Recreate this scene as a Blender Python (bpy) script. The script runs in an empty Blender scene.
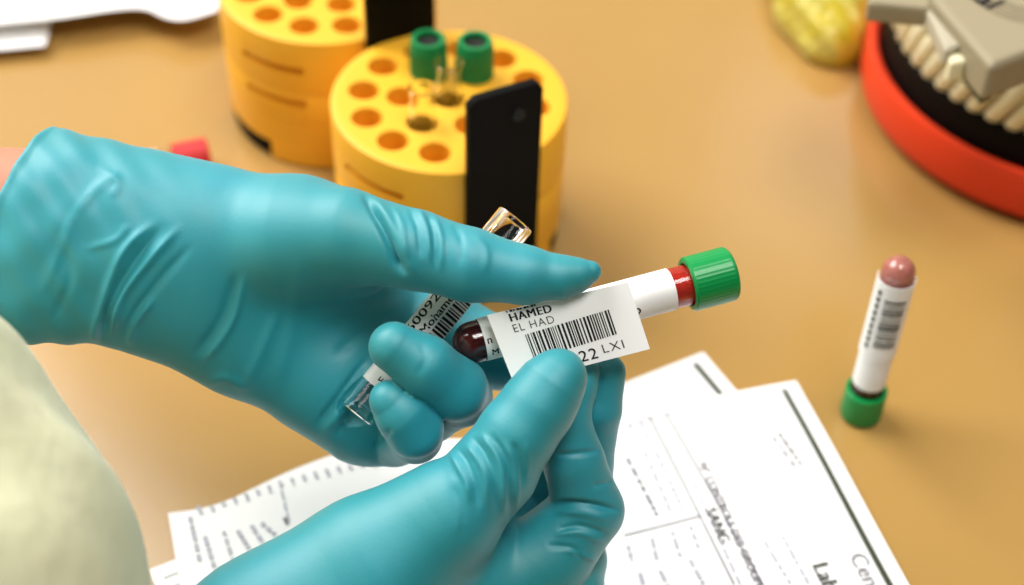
import bpy, bmesh, math, random
import numpy as np
from mathutils import Vector, Matrix

# ------------------------------------------------------------------ camera, world, lights
SC = bpy.context.scene
COL = SC.collection
W, H, F = 1024, 585, 1600.0
CAMZ, PITCH, ROLL = 0.473, math.radians(44), math.radians(1.8)
C0 = np.array([0, 0, CAMZ])
fw = np.array([0, math.cos(PITCH), -math.sin(PITCH)])
r0 = np.array([1.0, 0, 0]); u0 = np.array([0, math.sin(PITCH), math.cos(PITCH)])
rt = r0*math.cos(ROLL) + u0*math.sin(ROLL)
up = u0*math.cos(ROLL) - r0*math.sin(ROLL)

cam_d = bpy.data.cameras.new('camera')
cam = bpy.data.objects.new('camera', cam_d); COL.objects.link(cam)
cam_d.sensor_width = 36; cam_d.lens = F/W*36
cam_d.clip_start = 0.01; cam_d.clip_end = 50
cam_d.dof.use_dof = True; cam_d.dof.focus_distance = 0.497; cam_d.dof.aperture_fstop = 6.0
m = Matrix.Identity(4)
for i in range(3):
    m[i][0] = rt[i]; m[i][1] = up[i]; m[i][2] = -fw[i]; m[i][3] = C0[i]
cam.matrix_world = m
SC.camera = cam

SC.view_settings.view_transform = 'Standard'
SC.view_settings.look = 'None'
SC.view_settings.exposure = 0.0
SC.view_settings.gamma = 1
SC.view_settings.use_curve_mapping = False

wd = bpy.data.worlds.new('world'); SC.world = wd
wd.use_nodes = True
wd.node_tree.nodes['Background'].inputs[0].default_value = (1.0, 0.96, 0.90, 1)
wd.node_tree.nodes['Background'].inputs[1].default_value = 0.09

def area(name, loc, target, sx, sy, power, col):
    d = bpy.data.lights.new(name, 'AREA'); d.shape = 'RECTANGLE'; d.size = sx; d.size_y = sy
    d.energy = power; d.color = col
    o = bpy.data.objects.new(name, d); COL.objects.link(o)
    o.location = loc
    o.rotation_euler = (Vector(target)-Vector(loc)).to_track_quat('-Z', 'Y').to_euler()
    return o
area('window_daylight', (-1.5, 1.45, 2.1), (0, 0.42, 0.05), 2.0, 1.5, 108, (1.0, 0.985, 0.96))
area('overhead_fill', (0.40, 0.15, 2.1), (0.1, 0.45, 0), 1.2, 0.7, 31, (1.0, 0.97, 0.93))  # unseen fill from above, added to brighten the loose label

# ------------------------------------------------------------------ helpers
def cs(px, py, d, z0=500.0):                 # pixel + depth offset (mm) -> camera space mm
    z = z0 + d
    return np.array([(px-W/2)/F*z, (py-H/2)/F*z, z])
def c2w(v):                                  # camera space mm -> world m
    v = np.asarray(v, float)
    return C0 + (v[..., 0:1]*rt - v[..., 1:2]*up + v[..., 2:3]*fw)/1000.0
def w2c(p):
    q = (np.asarray(p, float) - C0)*1000
    return np.stack([q@rt, -(q@up), q@fw], -1)
def P(px, py, d): return c2w(cs(px, py, d))
def G(px, py, h=0.0):                        # pixel -> point on the plane z = h
    dr = fw + (px-W/2)/F*rt - (py-H/2)/F*up
    t = (h - CAMZ)/dr[2]
    return C0 + dr*t

def link(name, me, mat=None, parent=None, smooth=False):
    o = bpy.data.objects.new(name, me); COL.objects.link(o)
    if mat: me.materials.append(mat)
    if parent: o.parent = parent
    if smooth:
        me.polygons.foreach_set('use_smooth', [True]*len(me.polygons))
    return o
def mesh(name, V, Fc, mat=None, parent=None, smooth=False):
    me = bpy.data.meshes.new(name)
    me.from_pydata([tuple(map(float, v)) for v in V], [], [tuple(map(int, f)) for f in Fc]); me.update()
    return link(name, me, mat, parent, smooth)
def tag(o, label, cat, group=None):
    o['label'] = label; o['category'] = cat
    if group: o['group'] = group
    return o
def empty(name, loc=(0, 0, 0), mtx=None):
    o = bpy.data.objects.new(name, None); COL.objects.link(o); o.empty_display_size = 0.02
    if mtx is not None: o.matrix_world = mtx
    else: o.location = loc
    return o
def bevel(o, w, seg=2, ang=35):
    b = o.modifiers.new('bevel', 'BEVEL'); b.width = w; b.segments = seg; b.limit_method = 'ANGLE'; b.angle_limit = math.radians(ang)
    return o
def split_edges(o):
    e = o.modifiers.new('split', 'EDGE_SPLIT'); e.split_angle = math.radians(50)
def auto_smooth(o, ang=40):
    me = o.data
    me.polygons.foreach_set('use_smooth', [True]*len(me.polygons))
    try: me.set_sharp_from_angle(angle=math.radians(ang))
    except Exception: pass
    return o

class MB:                                    # collects shapes into one mesh
    def __init__(s): s.v = []; s.f = []
    def add(s, V, Fc):
        n = len(s.v); s.v += [tuple(map(float, v)) for v in V]; s.f += [tuple(i+n for i in f) for f in Fc]
    def box(s, c, sz, M=None):
        V = []
        for x in (-.5, .5):
            for y in (-.5, .5):
                for z in (-.5, .5):
                    p = Vector((c[0]+x*sz[0], c[1]+y*sz[1], c[2]+z*sz[2]))
                    V.append(M @ p if M is not None else p)
        s.add(V, [(0, 1, 3, 2), (4, 6, 7, 5), (0, 4, 5, 1), (2, 3, 7, 6), (0, 2, 6, 4), (1, 5, 7, 3)])
    def lathe(s, prof, n=48, rib=None, cap0=False, cap1=False, off=(0, 0, 0)):   # prof: list (r, z)
        V = []; Fc = []
        for (r, z) in prof:
            for k in range(n):
                a = 2*math.pi*k/n
                rr = r + (rib(k, r, z) if rib else 0)
                V.append((off[0]+rr*math.cos(a), off[1]+rr*math.sin(a), off[2]+z))
        for i in range(len(prof)-1):
            for k in range(n):
                k2 = (k+1) % n
                Fc.append((i*n+k, i*n+k2, (i+1)*n+k2, (i+1)*n+k))
        if cap0: Fc.append(tuple(range(n-1, -1, -1)))
        if cap1: Fc.append(tuple(range((len(prof)-1)*n, len(prof)*n)))
        s.add(V, Fc)
    def prism(s, pts, z0, z1):
        n = len(pts)
        V = [(x, y, z0) for x, y in pts]+[(x, y, z1) for x, y in pts]
        Fc = [tuple(range(n-1, -1, -1)), tuple(range(n, 2*n))]
        for k in range(n): Fc.append((k, (k+1) % n, n+(k+1) % n, n+k))
        s.add(V, Fc)
    def build(s, name, mat, parent=None, smooth=None):
        o = mesh(name, s.v, s.f, mat, parent)
        if smooth: auto_smooth(o, smooth)
        return o

# ------------------------------------------------------------------ materials
def srgb(r, g, b):
    f = lambda c: (c/255/12.92) if c/255 <= 0.04045 else ((c/255+0.055)/1.055)**2.4
    return (f(r), f(g), f(b), 1)
def mat(name, col, rough=0.5, spec=0.5, trans=0.0, ior=1.45, bump=None, var=None, sss=0.0, coat=0.0, sheen=0.0, alpha=1.0):
    mt = bpy.data.materials.new(name); mt.use_nodes = True
    nt = mt.node_tree; b = nt.nodes['Principled BSDF']
    b.inputs['Base Color'].default_value = col
    b.inputs['Roughness'].default_value = rough
    b.inputs['Specular IOR Level'].default_value = spec
    b.inputs['Transmission Weight'].default_value = trans
    b.inputs['IOR'].default_value = ior
    b.inputs['Coat Weight'].default_value = coat
    b.inputs['Alpha'].default_value = alpha
    if sss:
        b.inputs['Subsurface Weight'].default_value = sss
        b.inputs['Subsurface Radius'].default_value = (0.4, 1.0, 1.0)
        b.inputs['Subsurface Scale'].default_value = 0.003
    if sheen:
        b.inputs['Sheen Weight'].default_value = sheen
    tc = nt.nodes.new('ShaderNodeTexCoord')
    if var:                                  # (scale, colour, low, high)
        n = nt.nodes.new('ShaderNodeTexNoise'); n.inputs['Scale'].default_value = var[0]; n.inputs['Detail'].default_value = 4
        nt.links.new(tc.outputs['Object'], n.inputs['Vector'])
        rp = nt.nodes.new('ShaderNodeMapRange'); rp.inputs[1].default_value = var[2]; rp.inputs[2].default_value = var[3]
        nt.links.new(n.outputs['Fac'], rp.inputs[0])
        mx = nt.nodes.new('ShaderNodeMix'); mx.data_type = 'RGBA'
        mx.inputs[6].default_value = col; mx.inputs[7].default_value = var[1]
        nt.links.new(rp.outputs[0], mx.inputs[0]); nt.links.new(mx.outputs[2], b.inputs['Base Color'])
    if bump:                                 # (scale, strength, distance)
        n = nt.nodes.new('ShaderNodeTexNoise'); n.inputs['Scale'].default_value = bump[0]; n.inputs['Detail'].default_value = 3
        nt.links.new(tc.outputs['Object'], n.inputs['Vector'])
        bp = nt.nodes.new('ShaderNodeBump'); bp.inputs['Strength'].default_value = bump[1]; bp.inputs['Distance'].default_value = bump[2]
        nt.links.new(n.outputs['Fac'], bp.inputs['Height']); nt.links.new(bp.outputs[0], b.inputs['Normal'])
    return mt

M = {}
M['table'] = mat('tan_laminate', srgb(176, 139, 78), 0.17, 0.5, var=(9, srgb(173, 135, 74), .3, .7), bump=(60, .04, .001))
M['glove'] = mat('teal_nitrile', srgb(22, 150, 166), 0.56, 0.8, var=(16, srgb(18, 142, 148), .4, .7), bump=(900, .12, .0004), sheen=.12, coat=.4)
M['glove'].node_tree.nodes['Principled BSDF'].inputs['Coat Roughness'].default_value = .5
M['skin'] = mat('skin', srgb(196, 134, 108), 0.5, 0.4, sss=.1, bump=(300, .1, .0005))
M['gown'] = mat('gown_cloth', srgb(236, 236, 196), 0.85, 0.2, var=(9, srgb(216, 226, 190), .4, .65), bump=(45, .5, .004), sheen=.2)
M['yellow'] = mat('yellow_plastic', srgb(250, 184, 50), 0.40, 0.4)
M['black'] = mat('black_plastic', srgb(8, 8, 8), 0.6, 0.12)
M['blackband'] = mat('black_band_plastic', srgb(8, 8, 7), 0.6, 0.12)
M['green'] = mat('green_cap_plastic', srgb(4, 146, 72), 0.32, 0.6)
M['darkgreen'] = mat('green_cap_shoulder', srgb(6, 128, 66), 0.4, 0.5)
M['septum'] = mat('dark_rubber', srgb(30, 30, 26), 0.6, 0.3)
M['red'] = mat('red_cap_plastic', srgb(206, 34, 36), 0.4, 0.5)
M['redbase'] = mat('red_orange_plastic', srgb(232, 66, 30), 0.45, 0.4, var=(30, srgb(214, 78, 48), .62, .75))
M['cream'] = mat('cream_plastic', srgb(236, 228, 192), 0.45, 0.4)
M['grey'] = mat('warm_grey_plastic', srgb(158, 146, 118), 0.5, 0.4)
M['greyl'] = mat('light_grey_plastic', srgb(182, 174, 152), 0.5, 0.4)
M['gap_shade'] = mat('dark_grey_green_gap', srgb(92, 96, 78), 0.5, 0.3)  # shade of the gap beside the cover, put into the colour
M['mark'] = mat('dark_blue_print', srgb(44, 46, 66), 0.6, 0.2)
M['ring'] = mat('faint_ring_print', srgb(134, 122, 96), 0.6, 0.2)
M['paper'] = mat('white_paper', srgb(246, 246, 246), 0.8, 0.2)
M['label'] = mat('white_label_paper', srgb(250, 250, 248), 0.6, 0.3)
M['ink'] = mat('black_ink', srgb(34, 32, 32), 0.7, 0.2)
M['inkgrey'] = mat('grey_ink', srgb(112, 110, 120), 0.7, 0.2)
M['inkdark'] = mat('dark_grey_ink', srgb(84, 84, 80), 0.7, 0.2)
M['inklight'] = mat('faint_grey_ink', srgb(180, 180, 192), 0.7, 0.2)
M['bar'] = mat('dark_green_bar_ink', srgb(66, 72, 56), 0.7, 0.2)
M['glass'] = mat('clear_plastic', (1, 1, 1, 1), 0.03, 0.5, trans=1.0, ior=1.25)
M['blood'] = mat('dark_blood', srgb(74, 12, 10), 0.12, 0.5, coat=.6)
M['bloodthin'] = mat('thin_blood_film', srgb(196, 44, 28), 0.12, 0.5, coat=.5)
M['bloodpink'] = mat('pink_blood_smear', srgb(196, 120, 108), 0.15, 0.5, coat=.8)
M['bag'] = mat('yellow_film', srgb(224, 212, 112), 0.25, 0.7, trans=.25, ior=1.3, sss=.2, var=(40, srgb(206, 186, 40), .4, .6))
M['floor'] = mat('grey_vinyl_floor', srgb(150, 146, 140), 0.5, 0.3, var=(20, srgb(140, 136, 130), .4, .6))
M['frame'] = mat('white_panel_frame', srgb(235, 234, 230), 0.4, 0.4)
M['panel_glow'] = bpy.data.materials.new('glowing_pane'); M['panel_glow'].use_nodes = True
_b = M['panel_glow'].node_tree.nodes['Principled BSDF']; _b.inputs['Emission Color'].default_value = (.95, .98, 1, 1); _b.inputs['Emission Strength'].default_value = 2.2; _b.inputs['Base Color'].default_value = (.1, .1, .1, 1)  # glow of the added panel
M['wall'] = mat('cream_wall_paint', srgb(226, 220, 206), 0.7, 0.3, var=(5, srgb(222, 216, 200), .4, .6))
M['metal'] = mat('painted_steel_leg', srgb(120, 120, 122), 0.4, 0.5)

# ------------------------------------------------------------------ setting and table
fl = MB(); fl.box((0, 0.3, -0.775), (7, 7, 0.05)); o = fl.build('floor', M['floor']); o['kind'] = 'structure'
for nm, c_, z_ in (('wall_back', (0, 2.6, 0.75), (7, .1, 3.0)), ('wall_left', (-2.6, 0.3, 0.75), (.1, 7, 3.0))):
    w_ = MB(); w_.box(c_, z_); o = w_.build(nm, M['wall']); o['kind'] = 'structure'

panel = MB(); wx0, wx1, wz0, wz1 = 0.40, 0.80, 1.30, 1.86  # unseen framed glowing panel, added for the pale reflection on the table
for (c_, z_) in (((wx0-.03, 2.53, (wz0+wz1)/2), (.06, .06, wz1-wz0+.12)), ((wx1+.03, 2.53, (wz0+wz1)/2), (.06, .06, wz1-wz0+.12)), (((wx0+wx1)/2, 2.53, wz0-.03), (wx1-wx0, .06, .06)), (((wx0+wx1)/2, 2.53, wz1+.03), (wx1-wx0, .06, .06))):
    panel.box(c_, z_)
panel = panel.build('glow_panel', M['frame']); panel['kind'] = 'structure'
wp = MB(); wp.box(((wx0+wx1)/2, 2.545, (wz0+wz1)/2), (wx1-wx0, .004, wz1-wz0)); wp.build('glow_pane', M['panel_glow'], panel)

table = empty('lab_table', (0, 0.6, -0.75))
tag(table, 'tan laminate lab bench under the racks, papers and tubes', 'table')
tt = MB()
edge = [(-0.062, 0.245), (0.0, 0.13), (1.1, -0.05), (1.1, 1.5), (-0.85, 1.5), (-0.62, 1.0)]
tt.prism([(x, y-0.6) for x, y in edge], 0.72, 0.75)
bevel(tt.build('tabletop', M['table'], table), .002)
for (x, y) in ((1.0, 0.1), (1.0, 1.4), (-0.68, 1.4), (0.06, 0.22)):
    lg = MB(); lg.box((x, y-0.6, 0.36), (0.045, 0.045, 0.72)); bevel(lg.build('leg', M['metal'], table), .003)

# ------------------------------------------------------------------ signed-distance bodies
def seg_sd(X, a, ra, b, rb, flat=None):
    a = np.asarray(a, np.float32); b = np.asarray(b, np.float32)
    if flat is not None:
        n, s = flat; n = np.asarray(n, np.float32); k = 1.0/s-1.0
        X = X + (X@n)[..., None]*n*k; a = a + n*(a@n)*k; b = b + n*(b@n)*k
    ba = b-a; L = float(ba@ba)+1e-6
    t = np.clip(((X-a)@ba)/L, 0, 1)
    d = np.linalg.norm(X-a-t[..., None]*ba, axis=-1)
    return d - (ra + (rb-ra)*t)
def smin(a, b, k):
    h = np.maximum(k-np.abs(a-b), 0)/k
    return np.minimum(a, b) - h*h*h*k/6.0

def surface_nets(fn, lo, hi, res):
    nx, ny, nz = [int(math.ceil((hi[i]-lo[i])/res))+1 for i in range(3)]
    gx = lo[0]+np.arange(nx)*res; gy = lo[1]+np.arange(ny)*res; gz = lo[2]+np.arange(nz)*res
    D = np.empty((nx, ny, nz), np.float32)
    for i0 in range(0, nx, 24):
        X = np.stack(np.meshgrid(gx[i0:i0+24], gy, gz, indexing='ij'), -1).astype(np.float32)
        D[i0:i0+24] = fn(X.reshape(-1, 3)).reshape(X.shape[:3])
    D = np.where(np.abs(D) < 1e-6, 1e-6, D)
    S = D < 0
    cnt = np.zeros((nx-1, ny-1, nz-1), np.int8)
    for dx in (0, 1):
        for dy in (0, 1):
            for dz in (0, 1):
                cnt += S[dx:nx-1+dx, dy:ny-1+dy, dz:nz-1+dz]
    act = (cnt > 0) & (cnt < 8)
    idx = -np.ones(act.shape, np.int64); I = np.argwhere(act); idx[act] = np.arange(len(I))
    acc = np.zeros((len(I), 3)); num = np.zeros(len(I))
    for ax in range(3):
        o1, o2 = [k for k in range(3) if k != ax]
        for p in (0, 1):
            for q in (0, 1):
                A = I.copy(); A[:, o1] += p; A[:, o2] += q
                B = A.copy(); B[:, ax] += 1
                da = D[A[:, 0], A[:, 1], A[:, 2]]; db = D[B[:, 0], B[:, 1], B[:, 2]]
                mk = (da < 0) != (db < 0)
                t = np.where(mk, da/(da-db+1e-12), 0)
                pt = A.astype(float); pt[:, ax] += t
                acc[mk] += pt[mk]; num[mk] += 1
    V = acc/num[:, None]*res + np.array(lo)
    Fs = []
    for ax in range(3):
        o1, o2 = (ax+1) % 3, (ax+2) % 3
        sl0 = [slice(None)]*3; sl1 = [slice(None)]*3
        sl0[ax] = slice(0, -1); sl1[ax] = slice(1, None)
        ch = S[tuple(sl0)] != S[tuple(sl1)]
        E = np.argwhere(ch)
        E = E[(E[:, o1] > 0) & (E[:, o2] > 0) & (E[:, o1] < D.shape[o1]-1) & (E[:, o2] < D.shape[o2]-1)]
        def cell(a, b):
            c = E.copy(); c[:, o1] -= a; c[:, o2] -= b
            return idx[c[:, 0], c[:, 1], c[:, 2]]
        q = np.stack([cell(1, 1), cell(0, 1), cell(0, 0), cell(1, 0)], -1)
        fl_ = ~S[E[:, 0], E[:, 1], E[:, 2]]
        q[fl_] = q[fl_][:, ::-1]
        Fs.append(q)
    return V, np.concatenate(Fs)

def grad(fn, V, e=0.15):
    g = np.zeros_like(V)
    for k in range(3):
        d = np.zeros(3); d[k] = e
        g[:, k] = (fn((V+d).astype(np.float32))-fn((V-d).astype(np.float32)))/(2*e)
    return g
def body(name, fn, lo, hi, res, material, parent=None, levels=1, deform=None, project=True):
    """surface of a distance field given in camera-space mm, one continuous mesh in world metres"""
    V, Q = surface_nets(fn, lo, hi, res)
    me = bpy.data.meshes.new(name+'_base'); me.from_pydata(V.tolist(), [], Q.tolist()); me.update()
    if levels:
        o = bpy.data.objects.new('tmp', me); COL.objects.link(o)
        s = o.modifiers.new('s', 'SUBSURF'); s.levels = levels; s.render_levels = levels
        dg = bpy.context.evaluated_depsgraph_get(); dg.update()
        m2 = bpy.data.meshes.new_from_object(o.evaluated_get(dg))
        bpy.data.objects.remove(o); bpy.data.meshes.remove(me); me = m2
    n = len(me.vertices); co = np.empty(n*3); me.vertices.foreach_get('co', co); V = co.reshape(-1, 3)
    if project:
        for _ in range(2):
            g = grad(fn, V); gn = np.linalg.norm(g, axis=1)
            d = fn(V.astype(np.float32))
            st = np.clip(d/np.maximum(gn, .3), -res*.6, res*.6)
            V = V - g/np.maximum(gn, 1e-6)[:, None]*st[:, None]*.9
    if deform is not None:
        g = grad(fn, V, .3); g /= np.maximum(np.linalg.norm(g, axis=1), 1e-6)[:, None]
        V = V + g*deform(V, g)[:, None]
    Wd = c2w(V)
    me.vertices.foreach_set('co', Wd.reshape(-1)); me.name = name; me.update()
    o = link(name, me, material, parent, True)
    # orient outward
    return o

def poly_dist(px, pts):
    """distance to a polyline in pixels, and position along it 0..1"""
    best = np.full(len(px), 1e9); tt = np.zeros(len(px)); n = len(pts)-1
    for i in range(n):
        a = np.array(pts[i], float); b = np.array(pts[i+1], float); ba = b-a
        t = np.clip(((px-a)@ba)/(ba@ba), 0, 1)
        d = np.linalg.norm(px-a-t[:, None]*ba, axis=1)
        mk = d < best; best[mk] = d[mk]; tt[mk] = ((i+t)/n)[mk]
    return best, tt
def smooth_line(pts, n=6):
    p = np.array(pts, float); q = np.vstack([2*p[0]-p[1], p, 2*p[-1]-p[-2]]); out = []
    for i in range(1, len(q)-2):
        for t in np.arange(n)/n:
            out.append(.5*((2*q[i])+(q[i+1]-q[i-1])*t+(2*q[i-1]-5*q[i]+4*q[i+1]-q[i+2])*t*t+(-q[i-1]+3*q[i]-3*q[i+1]+q[i+2])*t**3))
    return np.array(out+[p[-1]])
def wrinkler(ridges, face=0.0):
    def f(V, N):
        px = np.stack([V[:, 0]/V[:, 2]*F+W/2, V[:, 1]/V[:, 2]*F+H/2], -1)
        vd = V/np.linalg.norm(V, axis=1)[:, None]
        fc = np.clip((-(N*vd).sum(1)-face)/0.3, 0, 1)
        out = np.zeros(len(V))
        for (pts, w, h) in ridges:
            pts = smooth_line(pts)
            lo = pts.min(0)-4*w; hi = pts.max(0)+4*w
            mk = (px[:, 0] > lo[0]) & (px[:, 0] < hi[0]) & (px[:, 1] > lo[1]) & (px[:, 1] < hi[1]) & (fc > 0)
            if not mk.any(): continue
            d, t = poly_dist(px[mk], pts)
            fade = np.clip(np.minimum(t, 1-t)/0.25, 0, 1); fade = fade*fade*(3-2*fade)
            out[mk] += h*np.exp(-(d/w)**2)*fade*fc[mk]
        return out
    return f

def chain(pts):                              # (px, py, d, r_px) -> (camera point, r_mm)
    return [(cs(x, y, d), r*(500+d)/F) for (x, y, d, r) in pts]
def chain_sd(X, ch, k=2.0, flat=None):
    D = None
    for i in range(len(ch)-1):
        d = seg_sd(X, ch[i][0], ch[i][1], ch[i+1][0], ch[i+1][1], flat)
        D = d if D is None else smin(D, d, k)
    return D
def joint_k(X, p, near, far, r0, r1):        # blend radius: wide near the joint, tight elsewhere
    d = np.linalg.norm(X-np.asarray(p, np.float32), axis=-1)
    t = np.clip((d-r0)/(r1-r0), 0, 1)
    return near + (far-near)*t

# ------------------------------------------------------------------ the person: body, gown, two gloves
def wchain(pts):                             # world metres (x, y, z, r) -> camera mm
    return [(w2c(np.array(p[:3])), p[3]*1000) for p in pts]
torso = wchain([(-0.245, 0.19, -0.28, .130), (-0.25, 0.18, 0.02, .130), (-0.32, 0.08, 0.30, .12)])
belly = wchain([(-0.228, 0.214, 0.00, .124), (-0.218, 0.216, 0.113, .1275)])
wl = P(40, 236, 12); wr = P(225, 690, -8)
elbL = (-0.40, 0.36, 0.125); elbR = (-0.115, 0.085, 0.075)
armL = wchain([(-0.40, 0.16, 0.30, .052), (elbL[0], elbL[1], elbL[2], .042), (wl[0], wl[1], wl[2], .028)])
armR = wchain([(-0.20, 0.02, 0.30, .052), (elbR[0], elbR[1], elbR[2], .042), (wr[0], wr[1], wr[2], .022)])
neck = wchain([(-0.31, 0.09, 0.36, .055), (-0.30, 0.10, 0.42, .05)])
def body_fn(X):
    D = chain_sd(X, [(p, r-7) for p, r in torso], 20)
    D = smin(D, chain_sd(X, [(p, r-7) for p, r in belly], 20), 20)
    D = smin(D, chain_sd(X, armL[:2], 12), 25); D = smin(D, seg_sd(X, *armL[1], *armL[2], (np.array([0, 0, 1.0]), .68)), 8); D = smin(D, chain_sd(X, armR, 12), 25)
    return smin(D, chain_sd(X, neck, 10), 20)
def bounds(chs, pad):
    A = np.array([c[0] for ch in chs for c in ch]); R = np.array([c[1] for ch in chs for c in ch])
    return (A-R[:, None]).min(0)-pad, (A+R[:, None]).max(0)+pad
lo, hi = bounds([torso, belly, armL, armR, neck], 8)
person = body('person', body_fn, lo, hi, 4.0, M['skin'], None, 0)
tag(person, 'person in pale green gown and teal gloves pinching a barcode label', 'person')

slvL = wchain([(-0.40, 0.16, 0.30, .062), (elbL[0], elbL[1], elbL[2], .053), (-0.335, 0.362, 0.127, .046)])
er = np.array(elbR); wv = np.array(wr); cut = er+(wv-er)*0.22
slvR = wchain([(-0.20, 0.02, 0.30, .062), (elbR[0], elbR[1], elbR[2], .053), (cut[0], cut[1], cut[2], .046)])
rngw = np.random.RandomState(4)
def gown_fn(X):
    D = chain_sd(X, torso, 25)
    D = smin(D, chain_sd(X, belly, 25), 30)
    D = smin(D, chain_sd(X, slvL, 15), 25)
    D = smin(D, chain_sd(X, slvR, 15), 25)
    # soft folds of the cloth
    f = 2.2*np.sin(X[..., 0]*.085+X[..., 1]*.05+1.3*np.sin(X[..., 1]*.03))+1.2*np.sin(X[..., 0]*.16-X[..., 2]*.11+X[..., 1]*.03)
    return D - f.astype(np.float32)*.8
lo, hi = bounds([torso, belly, slvL, slvR], 12)
gown = body('gown', gown_fn, lo, hi, 4.5, M['gown'], person, 1, project=False)
gown['label'] = 'pale green cloth gown'

# ---- far glove: thumb on top of the tubes, fingers curled round them
ZF = np.array([0, 0, 1.0])
L_palm = [
    # (chain, flatten in depth)
    (chain([(-30, 240, 14, 104), (45, 240, 12, 100), (130, 250, 12, 91), (200, 266, 14, 90)]), .76),
    (chain([(60, 207, 8, 68), (200, 232, 8, 61), (300, 240, 8, 61), (352, 246, 10, 50)]), .9),     # thumb-side metacarpal
    (chain([(150, 282, 18, 62), (250, 330, 20, 66), (330, 375, 24, 56), (372, 405, 26, 46)]), .8), # outer edge
    (chain([(180, 255, 16, 70), (270, 288, 20, 74), (340, 310, 30, 66), (400, 330, 40, 52)]), .6), # hollow of the palm
    (chain([(330, 380, 30, 52), (365, 420, 30, 40), (398, 440, 26, 24)]), .9),
]
L_thumb = chain([(285, 238, 0, 52), (345, 236, -4, 47), (415, 250, -8, 39.5), (470, 265, -10, 36.5), (525, 275, -10.5, 29), (561, 277, -10.5, 21.5), (577, 275, -10.5, 16.5), (591, 271.5, -10.5, 10.5)])
L_middle = chain([(388, 400, 34, 32), (430, 412, 26, 30), (463, 397, 8, 28), (455, 388, -2, 31), (425, 366, -11, 30), (394, 347, -14, 25.5)])
L_ring = chain([(360, 425, 34, 30), (395, 440, 24, 25), (416, 437, 6, 25), (414, 428, -4, 28), (402, 414, -9, 26), (389, 400, -11, 20)])
L_index = chain([(395, 318, 42, 46), (450, 336, 40, 42), (500, 354, 32, 35), (545, 362, 25, 25), (580, 357, 21, 17)])
cuff_n = None
cuff_a = cs(41, 127, 0); cuff_b = cs(-14, 262, 0)
def glove_far(X, inset=0.0):
    D = None
    for ch, s in L_palm:
        d = chain_sd(X, ch, 8, (ZF, s))
        D = d if D is None else smin(D, d, 18)
    D = smin(D, chain_sd(X, L_thumb, 3.0), joint_k(X, L_thumb[0][0], 12, 3.0, 22, 50))
    for fch in (L_index, L_middle, L_ring):
        D = smin(D, chain_sd(X, fch, 4.0), joint_k(X, fch[0][0], 8, .6, 10, 18))
    # the glove gives way to the clear tube it grips
    return np.maximum(D, -seg_sd(X, cs(355, 416, 7), 7.3, cs(518, 217, 12), 7.3))
ax = cs(200, 262, 12)-cs(0, 236, 12)
cdir = np.array([cuff_b[1]-cuff_a[1], -(cuff_b[0]-cuff_a[0]), 0]); cdir /= np.linalg.norm(cdir)   # points into the hand
if cdir[0] < 0: cdir = -cdir
cdir = cdir.astype(np.float32); cpt = cuff_a.astype(np.float32)
ridges_L = [
    ([(158, 218), (122, 255), (97, 322), (95, 347)], 4.5, 1.5),
    ([(184, 222), (148, 262), (120, 300), (110, 346)], 4.5, 1.6),
    ([(168, 220), (134, 262), (108, 312), (104, 346)], 4.5, -1.2),
    ([(196, 240), (160, 280), (132, 320), (126, 350)], 4.5, -1.0),
    ([(155, 296), (134, 325), (128, 348)], 4, 1.2),
    ([(245, 272), (232, 322), (200, 368)], 4, 1.1),
    ([(238, 268), (222, 318), (190, 362)], 5, -1.0),
    ([(282, 300), (262, 350), (240, 395)], 6, .7),
    ([(300, 250), (292, 330), (270, 400)], 8, .5),
    ([(58, 235), (95, 190), (125, 172)], 6, .6),
    ([(70, 290), (60, 240), (88, 190)], 7, -.5),
    ([(95, 165), (118, 182), (110, 200)], 5, .5),
    ([(40, 300), (60, 250), (75, 210)], 6, .5),
    ([(48, 330), (70, 280), (62, 240)], 5, -.6),
    ([(80, 250), (115, 240), (130, 222)], 4, .5),
    # crease between thumb and back of hand
    ([(360, 190), (377, 215), (388, 240), (396, 262), (407, 277)], 3.6, -3.0),
    ([(368, 192), (386, 215), (399, 240), (408, 262)], 5.0, .8),
    # thumb wrinkles
    ([(391, 202), (402, 225), (408, 258), (420, 282)], 3.4, .6),
    ([(408, 205), (418, 230), (421, 262)], 3.2, -.7),
    ([(415, 205), (427, 228), (430, 270)], 3.2, .7),
    ([(425, 210), (434, 235), (436, 272)], 3, -.7),
    ([(433, 213), (441, 238), (441, 275)], 3, .6),
    ([(452, 222), (461, 240), (460, 270)], 3.5, -.4),
    ([(472, 232), (486, 250), (484, 278)], 4, .35),
    # palm creases
    ([(312, 432), (340, 396), (372, 352)], 4, -1.3),
    ([(318, 440), (350, 400), (378, 360)], 4, .9),
    ([(335, 440), (352, 410), (368, 385)], 3.5, -1.1),
    ([(330, 360), (365, 330), (400, 312)], 6, -.8),
    ([(345, 300), (375, 300), (410, 292)], 6, -.6),
    ([(372, 448), (384, 438), (392, 428)], 3, -.8),
    # edge folds under the wrist
    ([(205, 385), (225, 378), (250, 392)], 5, .6),
    ([(420, 340), (425, 360), (415, 378)], 4, -.25),
]
def cuffwave(V, N):
    px = np.stack([V[:, 0]/V[:, 2]*F+W/2, V[:, 1]/V[:, 2]*F+H/2], -1)
    k = np.clip((200-px[:, 0])/120, 0, 1)
    s = .45*np.sin(px[:, 0]*.09+px[:, 1]*.05)*np.sin(px[:, 1]*.055-px[:, 0]*.03+1)+.25*np.sin(px[:, 0]*.17-px[:, 1]*.12)
    hh = (V-cpt)@cdir
    return k*s + .75*np.exp(-((hh-.8)/1.3)**2)
RES = 1.15
wr_L = wrinkler(ridges_L)
lo, hi = bounds([c for c, _ in L_palm]+[L_thumb, L_index, L_middle, L_ring], 4)
lo[0] = cs(-60, 0, 0)[0]
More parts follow.
